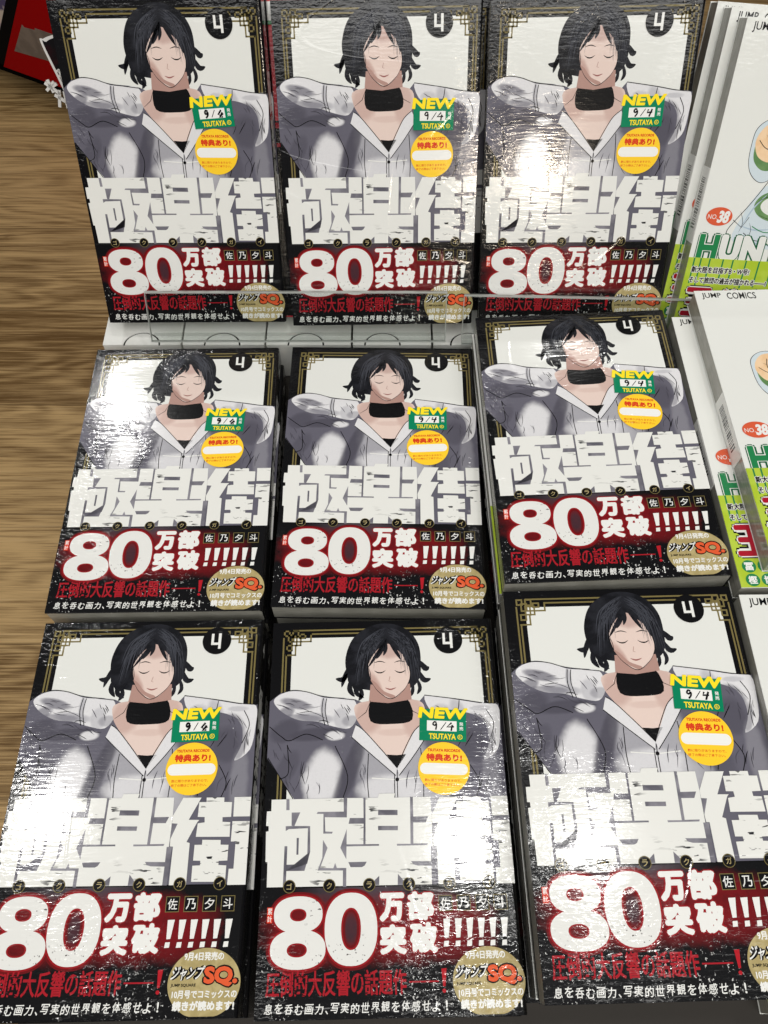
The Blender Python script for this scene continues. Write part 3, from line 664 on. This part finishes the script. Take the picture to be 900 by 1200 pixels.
# ------------------------------------------------------------------ posing and copying
def kids(o): return [c for c in bpy.data.objects if c.parent == o]
def copy_tree(root, skip=()):
    r = root.copy(); COL.objects.link(r)
    for ch in kids(root):
        if ch.name.split('.')[0] in skip: continue
        c = ch.copy(); COL.objects.link(c); c.parent = r
        for gch in kids(ch):
            if gch.name.split('.')[0] in skip: continue
            d = gch.copy(); COL.objects.link(d); d.parent = c
    return r
TILT = math.radians(60.926)
def rot(p, lean):
    yaw, rx, ry = (math.radians(q) for q in p[3:6])
    R = Matrix.Rotation(yaw, 4, 'Z') @ Matrix.Rotation(ry, 4, 'Y') @ Matrix.Rotation(rx, 4, 'X')
    return Matrix.Rotation(TILT, 4, 'X') @ R if lean else R
def place(o, p, thick, lean=False, down=0.0, shift=(0, 0), turn=0.0):
    """p: centre of the front cover in mm from the lens; down: mm along the stack"""
    q = list(p); q[3] += turn
    R = rot(q, lean)
    c = Vector((p[0], p[1], p[2] + CAMH * 1000))
    c = c + R @ Vector((shift[0], shift[1], -down - thick))
    o.matrix_world = Matrix.Translation(c * MM) @ R
    return o

POSE = dict(
 T1=(-120.2, 406.9, -319.8, .6, 2.0, -.95), T2=(-2.5, 406.6, -319.2, .96, -1.1, -.54), T3=(115.0, 407.4, -319.2, 1.1, -1.0, -2.47),
 M1=(-120.8, 254.5, -396.2, .77, .48, -.22), M2=(-1.8, 257.3, -398.2, -.61, .2, .07), M3=(113.9, 260.9, -371.1, 1.58, -.18, -1.92),
 B1=(-117.7, 74.1, -397.4, .84, -1.1, -.63), B2=(1.0, 74.6, -399.0, 1.19, -.37, -.49), B3=(117.5, 80.9, -374.8, 1.35, .86, -.32),
 T4=(241.1, 392.6, -324.5, -3.3, 0, 0), M4=(240.4, 264.9, -354.9, 1.6, 0, 0), N4=(229.2, 255.9, -367.6, 1.2, 0, 0), B4=(230, 75.8, -367.7, .6, 0, 0))
PLINTH = -443.6
GB = 'black comics with a boxed white title'
GW = 'white comics with a lime paper band'
STICK = dict(T1=(-3.2, .8, 1.5), T2=(2.4, -1.2, 0), T3=(2.6, .2, 2), M1=(-.4, -.2, 0), M2=(-1, .4, .5), M3=(.3, .8, -4), B1=(-.8, 0, 1.5), B2=(-.2, -.1, -1), B3=(.9, 1.4, -3))
bk = black_comic_full()
wk = white_comic_full()
used = {'b': False, 'w': False}
PLAIN_B = ('spine_dummy', 'date_sticker', 'bonus_sticker', 'volume_badge', 'reading_dots', 'headline', 'author_name', 'tagline', 'round_seal')
def black(key, label, lean=False, **k):
    o = bk if not used['b'] else copy_tree(bk)
    if used['b'] is False: used['b'] = True
    place(o, POSE[key], TB, lean, **k)
    tag(o, label, 'comic book', GB)
    dx, dy, a = STICK[key]
    pen = PENS[list(STICK).index(key) * 2 % 3 if key != 'M2' else 1]
    for c in kids(o):
        n = c.name.split('.')[0]
        if n in ('date_sticker', 'bonus_sticker'):
            P = Vector((28 * MM, 33 * MM, 0)) if n == 'date_sticker' else Vector((28 * MM, 12.5 * MM, 0))
            jj = .5 * random.uniform(-1, 1); a2 = a + random.uniform(-3, 3)
            if n == 'date_sticker':
                for g_ in kids(c): g_.data = pen
            c.matrix_local = Matrix.Translation(P + Vector(((dx + jj) * MM, dy * MM, 0))) @ Matrix.Rotation(math.radians(a2), 4, 'Z') @ Matrix.Translation(-P)
    return o
def black_under(key, label, n, step, **k):
    o = copy_tree(bk, PLAIN_B)
    place(o, POSE[key], TB, k.pop('lean', False), down=step * n, **k)
    return tag(o, label, 'comic book', GB)
def white(key, label, lean=False, **k):
    o = wk if not used['w'] else copy_tree(wk)
    used['w'] = True
    place(o, POSE[key], TH, lean, **k)
    return tag(o, label, 'comic book', GW)

# built before any label is set so that copies start clean
black('B2', 'front row black comic in the middle, bright glare right of its white title')
black('B1', 'front left corner black comic beside the wood floor, glare on its title')
black('B3', 'front row black comic nearest the white comics, wrinkled film over its lower half')
black('M1', 'middle row black comic beside the wood floor, bright glare spot left on its picture')
black('M2', 'middle row black comic in the centre, silvery film over its number four')
black('M3', 'raised middle row black comic turned anticlockwise, glare over its picture head')
black('T1', 'leaning black comic in the back row with the wood floor along its left edge', lean=True)
black('T2', 'leaning black comic in the middle of the three in the back row', lean=True)
black('T3', 'leaning black comic in the back row beside the leaning white comics', lean=True)
white('T4', 'front leaning white comic behind the second clear ledge with number 38 oval', lean=True)
white('M4', 'topmost flat white comic of the middle right pile with barcode label on its page edge')
white('N4', 'white comic just under the topmost one, its left strip and cut off JUM lettering showing')
white('B4', 'white comic at the right edge of the front row, only JUM showing')
ORD = {1: 'second', 2: 'third', 3: 'fourth', 4: 'fifth', 5: 'sixth', 6: 'seventh'}
WHERE = dict(M1='the glare spotted comic by the wood floor', M2='the flat centre comic with silvery film', M3='the raised tilted comic of the middle row', B1='the front left comic beside the wood floor',
             B2='the middle comic of the front row', B3='the front comic with heavily wrinkled lower film')
for key in ('M1', 'M2', 'B1', 'B2'):
    n = 3; step = (POSE[key][2] - PLINTH) / n
    for i in (1, 2):
        black_under(key, '%s black comic down under %s' % (ORD[i], WHERE[key]), i, step, shift=(random.uniform(-.2, 1.6), random.uniform(-1.2, .4)), turn=random.uniform(-.4, .4))
for key in ('M3', 'B3'):
    tot = POSE[key][2] - PLINTH; slack = (tot - 3 * TB - 2 * TH) / 5
    down = TB + slack
    p = POSE[key]
    for i, kind in enumerate('wbwb', 1):
        if kind == 'w':
            o = copy_tree(wk, ('barcode_label',)); place(o, p, TH, down=down, shift=((-1.0 if key == 'M3' else .9) if i == 1 else 2.0, 1.2), turn=0); tag(o, '%s book down, white with lime band, under %s' % (ORD[i], WHERE[key]), 'comic book', GW); down += TH + slack
        else:
            o = copy_tree(bk, PLAIN_B); place(o, p, TB, down=down, shift=(random.uniform(-1, 1), random.uniform(-1, 1)), turn=random.uniform(-.5, .5)); tag(o, '%s book down, black, under %s' % (ORD[i], WHERE[key]), 'comic book', GB); down += TB + slack
for key, n, where in (('N4', 6, 'the flat white comics of the middle right pile'), ('B4', 6, 'the front row white comic at the right edge')):
    step = (POSE[key][2] - PLINTH) / n
    for i in range(1, n):
        o = copy_tree(wk); place(o, POSE[key], TH, down=i * step, shift=(random.uniform(-1.5, .8), random.uniform(-1, 1)), turn=random.uniform(-.5, .5))
        tag(o, '%s white comic down the pile below %s' % (ORD[i] if key == 'B4' else ORD[i + 1] if i + 1 in ORD else 'lowest', where), 'comic book', GW)
o = black_under('T1', 'black comic directly behind the back row one beside the wood floor', 1, TB + .4, lean=True, shift=(.6, -1))
o = black_under('T2', 'black comic two behind the middle one of the back row', 2, TB + .4, lean=True, shift=(7.5, -.5))
o = black_under('T3', 'black comic directly behind the back row one next to the white comics', 1, TB + .4, lean=True, shift=(3.5, 1))
for i, (dx, dy) in ((1, (-5.2, 4.0)), (2, (-9.4, 6.0))):
    o = copy_tree(wk); place(o, POSE['T4'], TH, True, down=i * (TH + .4), shift=(dx, dy), turn=-.3 * i)
    tag(o, ('second' if i == 1 else 'rearmost') + ' leaning white comic behind the front one, showing a narrow left strip', 'comic book', GW)

# red comic showing as a sliver between two leaning black ones
def red_comic():
    t = TB; r = empty('comic_book')
    pc = mat('red_cover', fn=wash(lin(190, 40, 56), lin(205, 62, 74), 60))
    pb = MB(); pb.box(-BW + .7, -BH + .6, .5, BW - .6, BH - .6, t - .5, 'pages'); pb.build('page_block', r)
    cv = MB(); cv.prism(cover_profile(t), -BH, BH, pc); c = cv.build('cover', r, fix=True)
    d = MB(); d.rect(-BW + .2, -BH + 1, BW - 2, 28, t + .03, 'ink'); d.rect(-BW + .2, 76, -BW + 9, 87, t + .03, 'white_ink'); d.rect(-BW + .2, 76, -BW + 9, 78, t + .05, 'leaf')
    d.rect(-BW + .2, 24, -BW + 8, 27, t + .05, 'crimson'); d.rect(-BW + .2, 14, -BW + 8, 16, t + .05, 'crimson')
    for y in (70, 64, 58): d.rect(-BW + .2, y, -BW + 9, y + .5, t + .05, 'crimson')
    d.build('cover_art', r)
    place(r, POSE['T2'], t, True, down=TB + .4, shift=(-6.6, 1.0))
    tag(r, 'red comic showing as a sliver between the two left leaning black comics', 'comic book')
red_comic()

# ------------------------------------------------------------------ display: plinth, white boxes, clear acrylic ledges
def plain(name, fn=None, color=None, rough=.5, **k): return mat(name, color, film=False, rough=rough, fn=fn, **k)
lam = plain('plinth_laminate', color=lin(58, 55, 52), rough=.45)
def at(x, y, z): return (x, y, z + CAMH * 1000)
pl = MB()
pl.box(*at(-165, -14, -1049.5), *at(330, 520, PLINTH - 12), lam)
plo = pl.build('display_plinth', bevel=1.5)
tag(plo, 'dark low plinth carrying all the comic piles, seen in the gaps between piles', 'display plinth')
pt = MB(); pt.box(*at(-168, -18, PLINTH - 11.8), *at(334, 524, PLINTH), lam); pt.build('top_board', plo, bevel=1)

def card(e):
    tc = e.node('ShaderNodeTexCoord').outputs['Object']
    return e.mix(e.step(e.noise(tc, 40, 4, .6), .3, .7), lin(222, 222, 216), lin(230, 230, 226))
cardm = plain('white_card', fn=card, rough=.4, spec=.4)
slotm = plain('painted_gap_shade', color=lin(20, 19, 17), rough=.9)  # near-black colour painted in for the shade inside the lid cut
ZB = -412.0
edges = [-184, -132, -77.5, -21, 31.5, 85, 139]
names_ = ['leftmost white card box under the leaning comics, beside the wood floor', 'second white card box from the wood floor, under the clear ledge', 'third white card box, above the gap between the two left flat comics', 'fourth white card box, under the middle leaning comic', 'white card box beside the raised tilted comic at the ledge joint', 'white card box hidden behind the raised tilted comic']
for i in range(6):
    x0, x1 = edges[i] + .7, edges[i + 1] - .7
    r = empty('card_box'); r.location = Vector(at((x0 + x1) / 2, 425, PLINTH)) * MM
    w = (x1 - x0) / 2; y0, y1 = -65.0, 65.0; h = ZB - PLINTH
    cx = [-158, -105.6, -51, -1, 55, 112][i] - (x0 + x1) / 2
    cx = max(-w + 13, min(w - 13, cx))
    b = MB(); b.box(-w, y0, 0, w, y1, h - .8, cardm); b.build('box_body', r, bevel=.4)
    # lid with a half-round thumb notch on its front edge
    l = MB(); R = 12.0; n = 20
    arc = [(cx + R * math.cos(math.pi * k / n), y0 + .9 * R * math.sin(math.pi * k / n)) for k in range(n + 1)]
    out = [(w, y0), (w, y1), (-w, y1), (-w, y0)] + [(p[0], p[1]) for p in arc[::-1]]
    l.prism(out, h - .7, h, cardm, 'z'); l.build('lid', r, fix=True)
    tg_ = MB(); R2 = R - 1.1
    tab = [(cx + R2 * math.cos(math.pi * k / n), y0 + .1 + .9 * R2 * math.sin(math.pi * k / n)) for k in range(n + 1)]
    tg_.prism(tab, h - .75, h - .15, cardm, 'z'); tg_.build('thumb_tab', r, fix=True)
    gp = MB(); gp.prism([(cx + (R + .1) * math.cos(math.pi * k / n), y0 + .2 + .9 * (R + .1) * math.sin(math.pi * k / n)) for k in range(n + 1)], h - .79, h - .72, slotm, 'z'); gp.build('notch_shade_sheet', r, fix=True)
    tag(r, names_[i], 'card box', 'white card boxes under the back row')

am = bpy.data.materials.new('clear_acrylic'); am.use_nodes = True
e = N(am.node_tree)
am.node_tree.nodes.remove(am.node_tree.nodes['Principled BSDF'])
tr_ = e.node('ShaderNodeBsdfTransparent'); tr_.inputs[0].default_value = (.95, .96, .955, 1)
gl_ = e.node('ShaderNodeBsdfGlossy'); gl_.inputs['Roughness'].default_value = .03
fr_ = e.node('ShaderNodeFresnel'); fr_.inputs[0].default_value = 1.3
mx_ = e.node('ShaderNodeMixShader')
bf_ = e.node('ShaderNodeNewGeometry').outputs['Backfacing']
e.put(mx_.inputs[0], e.m('MULTIPLY', fr_.outputs[0], e.m('SUBTRACT', 1.0, bf_))); e.put(mx_.inputs[1], tr_.outputs[0]); e.put(mx_.inputs[2], gl_.outputs[0])
e.put(am.node_tree.nodes['Material Output'].inputs[0], mx_.outputs[0])
em_ = plain('acrylic_sawn_edge', color=lin(196, 200, 195), rough=.3, spec=.6)
em_.node_tree.nodes['Principled BSDF'].inputs['Transmission Weight'].default_value = .45
MATS['clear_acrylic'] = am
def acrylic(x0, x1, yl, zl, label, yaw):
    """L-shaped clear book rest: upright lip in front of the books, tray below, foot on the boxes"""
    r = empty('acrylic_ledge')
    r.matrix_world = Matrix.Translation(Vector(at((x0 + x1) / 2, yl, zl)) * MM) @ Matrix.Rotation(yaw, 4, 'Z')
    w = (x1 - x0) / 2
    u = Vector((math.cos(TILT), math.sin(TILT))); nrm = Vector((math.sin(TILT), -math.cos(TILT)))   # in y,z: up the lip, back along the tray
    H = 28.0; T = 2.6; D = 10.0
    P = lambda a, b: tuple(u * a + nrm * b)
    lip = MB(); lip.prism([P(-T, 0), P(H, 0), P(H, T), P(-T, T)], -w, w, am, 'x'); lip.build('lip', r, fix=True, bevel=.5)
    ed = MB(); ed.prism([P(H + .02, 0), P(H + .9, 0), P(H + .9, T), P(H + .02, T)], -w, w, em_, 'x')
    for sx in (-w, w - .5): ed.prism([P(-T, .1), P(H, .1), P(H, T - .1), P(-T, T - .1)], sx - .2, sx + .2, em_, 'x')
    ed.prism([P(-T - .6, 0), P(-T - .02, 0), P(-T - .02, T), P(-T - .6, T)], -w, w, em_, 'x')
    ed.build('polished_edge', r, fix=True)
    tr = MB(); tr.prism([P(-T, T + .05), P(0, T + .05), P(0, D), P(-T, D)], -w, w, am, 'x'); tr.build('tray', r, fix=True, bevel=.4)
    tag(r, label, 'acrylic ledge', 'clear acrylic ledges along the back row')
acrylic(-147, 39, 352.6, -396.5, 'clear acrylic ledge holding the two left leaning black comics', 0)
acrylic(49, 330, 348.2, -398.5, 'clear acrylic ledge holding the leaning comics at the right, white ones included', math.radians(-1.6))

# ------------------------------------------------------------------ floor
def wood(e):
    tc = e.node('ShaderNodeTexCoord').outputs['Object']
    x, y, z = e.xyz(tc)
    pw = .20
    yy = e.m('DIVIDE', e.m('ADD', y, .006), pw)
    row = e.m('FLOOR', yy); fy = e.m('FRACT', yy)
    rn = e.node('ShaderNodeTexWhiteNoise', noise_dimensions='1D'); e.put(rn.inputs['W'], row)
    rv = rn.outputs['Value']
    sh = e.m('MULTIPLY', rv, 7.3)
    c = e.node('ShaderNodeCombineXYZ'); e.put(c.inputs[0], e.m('ADD', x, sh)); e.put(c.inputs[1], e.m('ADD', y, e.m('MULTIPLY', rv, 3.1))); e.put(c.inputs[2], row)
    v = c.outputs[0]
    wide = e.noise(e.vm('MULTIPLY', v, (.8, 10, 1)), 2.6, 4, .55, .25)
    grain = e.noise(e.vm('MULTIPLY', v, (.55, 28, 1)), 9, 5, .62, .12)
    fine = e.noise(e.vm('MULTIPLY', v, (1.6, 74, 1)), 8, 4, .7, .1)
    cath = e.m('SINE', e.m('MULTIPLY', e.noise(e.vm('MULTIPLY', v, (.9, 5.5, 1)), 1.7, 2, .5, .5), 95.0))
    g = e.m('ADD', e.m('MULTIPLY', wide, .36), e.m('ADD', e.m('MULTIPLY', grain, .5), e.m('MULTIPLY', cath, .045)))
    g = e.m('ADD', g, e.m('MULTIPLY', e.m('SUBTRACT', rv, .5), .15))
    g = e.m('ADD', g, e.m('MULTIPLY', e.m('SUBTRACT', fine, .5), .50))
    col = e.mix(e.step(g, .24, .62), lin(104, 76, 40), lin(204, 170, 118))
    pores = e.step(e.noise(e.vm('MULTIPLY', v, (1.2, 62, 1)), 7, 2, .5, .1), .60, .70)
    col = e.mix(e.m('MULTIPLY', pores, .5), col, lin(92, 66, 36))
    rays = e.step(e.noise(e.vm('MULTIPLY', v, (1.0, 46, 1)), 6, 2, .5, .1), .60, .72)
    col = e.mix(e.m('MULTIPLY', rays, .45), col, lin(212, 181, 134))
    dark = e.step(e.noise(e.vm('MULTIPLY', v, (1, 12, 1)), 5, 3, .6, 1.0), .66, .76)
    col = e.mix(e.m('MULTIPLY', dark, .55), col, lin(96, 68, 38))
    seam = e.m('MAXIMUM', e.step(fy, .016, .004), e.step(fy, .990, .998))
    return e.mix(e.m('MULTIPLY', seam, .5), col, lin(76, 54, 28))
wm = mat('oak_floor', film=False, rough=.38, fn=wood, spec=.35)
fl = MB(); fl.poly([(-4000, -3000), (4000, -3000), (4000, 5000), (-4000, 5000)], 0, wm)
tag(fl.build('floor'), kind='structure')

# ------------------------------------------------------------------ red display across the aisle
redm = plain('red_board', color=lin(158, 2, 10), rough=.4)
def pic(e):
    tc = e.node('ShaderNodeTexCoord').outputs['Object']
    x, y, z = e.xyz(tc)
    n = e.noise(tc, 14, 4, .6, .8)
    c = e.mix(e.step(n, .4, .6), lin(150, 134, 150), lin(214, 200, 186))
    c = e.mix(e.step(e.noise(e.vm('ADD', tc, (3, 1, 2)), 20, 3), .55, .62), c, lin(92, 84, 118))
    return e.mix(e.step(z, .10, .02), c, lin(190, 90, 70))
picm = plain('printed_panel', fn=pic, rough=.4)
greym = plain('label_paper', fn=wash(lin(132, 120, 110), lin(118, 107, 98), 40), rough=.7)
dk = plain('toe_kick_black', color=lin(14, 13, 14), rough=.7)
U = Vector((104, -55, 0)).normalized()
rd = empty('floor_display'); A = Vector((-759, 1581, -970 + CAMH * 1000))
ang = math.atan2(U.y, U.x)
rd.matrix_world = Matrix.Translation(Vector((A.x, A.y, 0)) * MM) @ Matrix.Rotation(ang, 4, 'Z')
tag(rd, 'red floor display with a grey label across the wooden aisle', 'floor display')
b = MB(); b.box(-420, 60, 0, 520, 420, 76, dk); b.build('toe_kick', rd)
b = MB(); b.box(-420, 0, 80, 520, 420, 900, dk); b.build('cabinet', rd, bevel=2)
b = MB(); b.box(-420, -5, 82, 460, -1, 800, picm); b.build('picture_panel', rd)
b = MB()
def upright(pts, y0, y1, m):
    vs = [(x, y0, z) for x, z in pts] + [(x, y1, z) for x, z in pts]; n = len(pts)
    b.add(vs, [list(range(n)), list(range(2 * n - 1, n - 1, -1))] + [[i, i + n, (i + 1) % n + n, (i + 1) % n] for i in range(n)], m)
upright([(22, 80), (520, 80), (520, 700), (476, 700)], -14, -9, redm); rp = b.build('red_panel', rd, fix=True)
b = MB(); upright([(121, 188), (124, 184), (150, 186), (152, 190), (260, 190), (215, 134), (73, 126)], -15, -14.2, greym); b.build('paper_label', rp, fix=True)
b = MB(); upright([(-8, 80), (18, 80), (472, 700), (446, 700)], -9, -7, dk); b.build('dark_edge', rd, fix=True)

# die-cut pop card tucked behind the left leaning comic
pc = empty('pop_card')
whm = plain('pop_white', color=lin(206, 204, 200), rough=.5); bkm = plain('pop_black', fn=wash(lin(14, 12, 14), lin(40, 10, 14), 60, .55, .75), rough=.45)
R = rot(POSE['T1'], True)
c = Vector(at(*POSE['T1'][:3])) + R @ Vector((0, 0, -32))
pc.matrix_world = Matrix.Translation(c * MM) @ R
tag(pc, 'black die cut card with white outline behind the leftmost back row comic', 'pop card')
def rrect(x0, y0, x1, y1, r, n=5):
    o = []
    for cx, cy, a0 in ((x1 - r, y1 - r, 0), (x0 + r, y1 - r, 90), (x0 + r, y0 + r, 180), (x1 - r, y0 + r, 270)):
        for k in range(n + 1):
            q = math.radians(a0 + 90 * k / n); o.append((cx + r * math.cos(q), cy + r * math.sin(q)))
    return o
def card_outline(i):
    return smooth([(-75.4 + i, 66.6 - i * .3), (-73.6 + i, 68.8 - i), (-66, 71 - i), (-40, 76 - i), (-38, 40), (-40, 14), (-60, 16), (-68 + i, 43)], 5)
b = MB(); b.prism(card_outline(0), 0, 1.6, whm, 'z'); b.build('backing', pc, fix=True)
b = MB(); b.prism(card_outline(1.5), 1.65, 1.9, bkm, 'z'); b.build('face', pc, fix=True)
b = MB()
for p in ([(-69.5, 52.5), (-66, 53.2)], [(-68.4, 53.6), (-67, 47.5)], [(-68.6, 50), (-65.8, 50.2)]): b.line(p, 1.1, 2.0, whm)
for p in ([(-77.8, 46.6), (-70, 40.6)], [(-76, 48.2), (-73.6, 41.4)], [(-72.4, 47), (-77.6, 42.4)], [(-73.4, 40.2), (-66, 35.4)], [(-70.2, 42.6), (-71.8, 33.6)], [(-67.4, 42), (-67, 33)], [(-75, 44), (-71, 46)]):
    b.line(p, 1.7, 2.4, whm)
b2 = b.build('cut_lettering', pc); md = b2.modifiers.new('thick', 'SOLIDIFY'); md.thickness = .0012
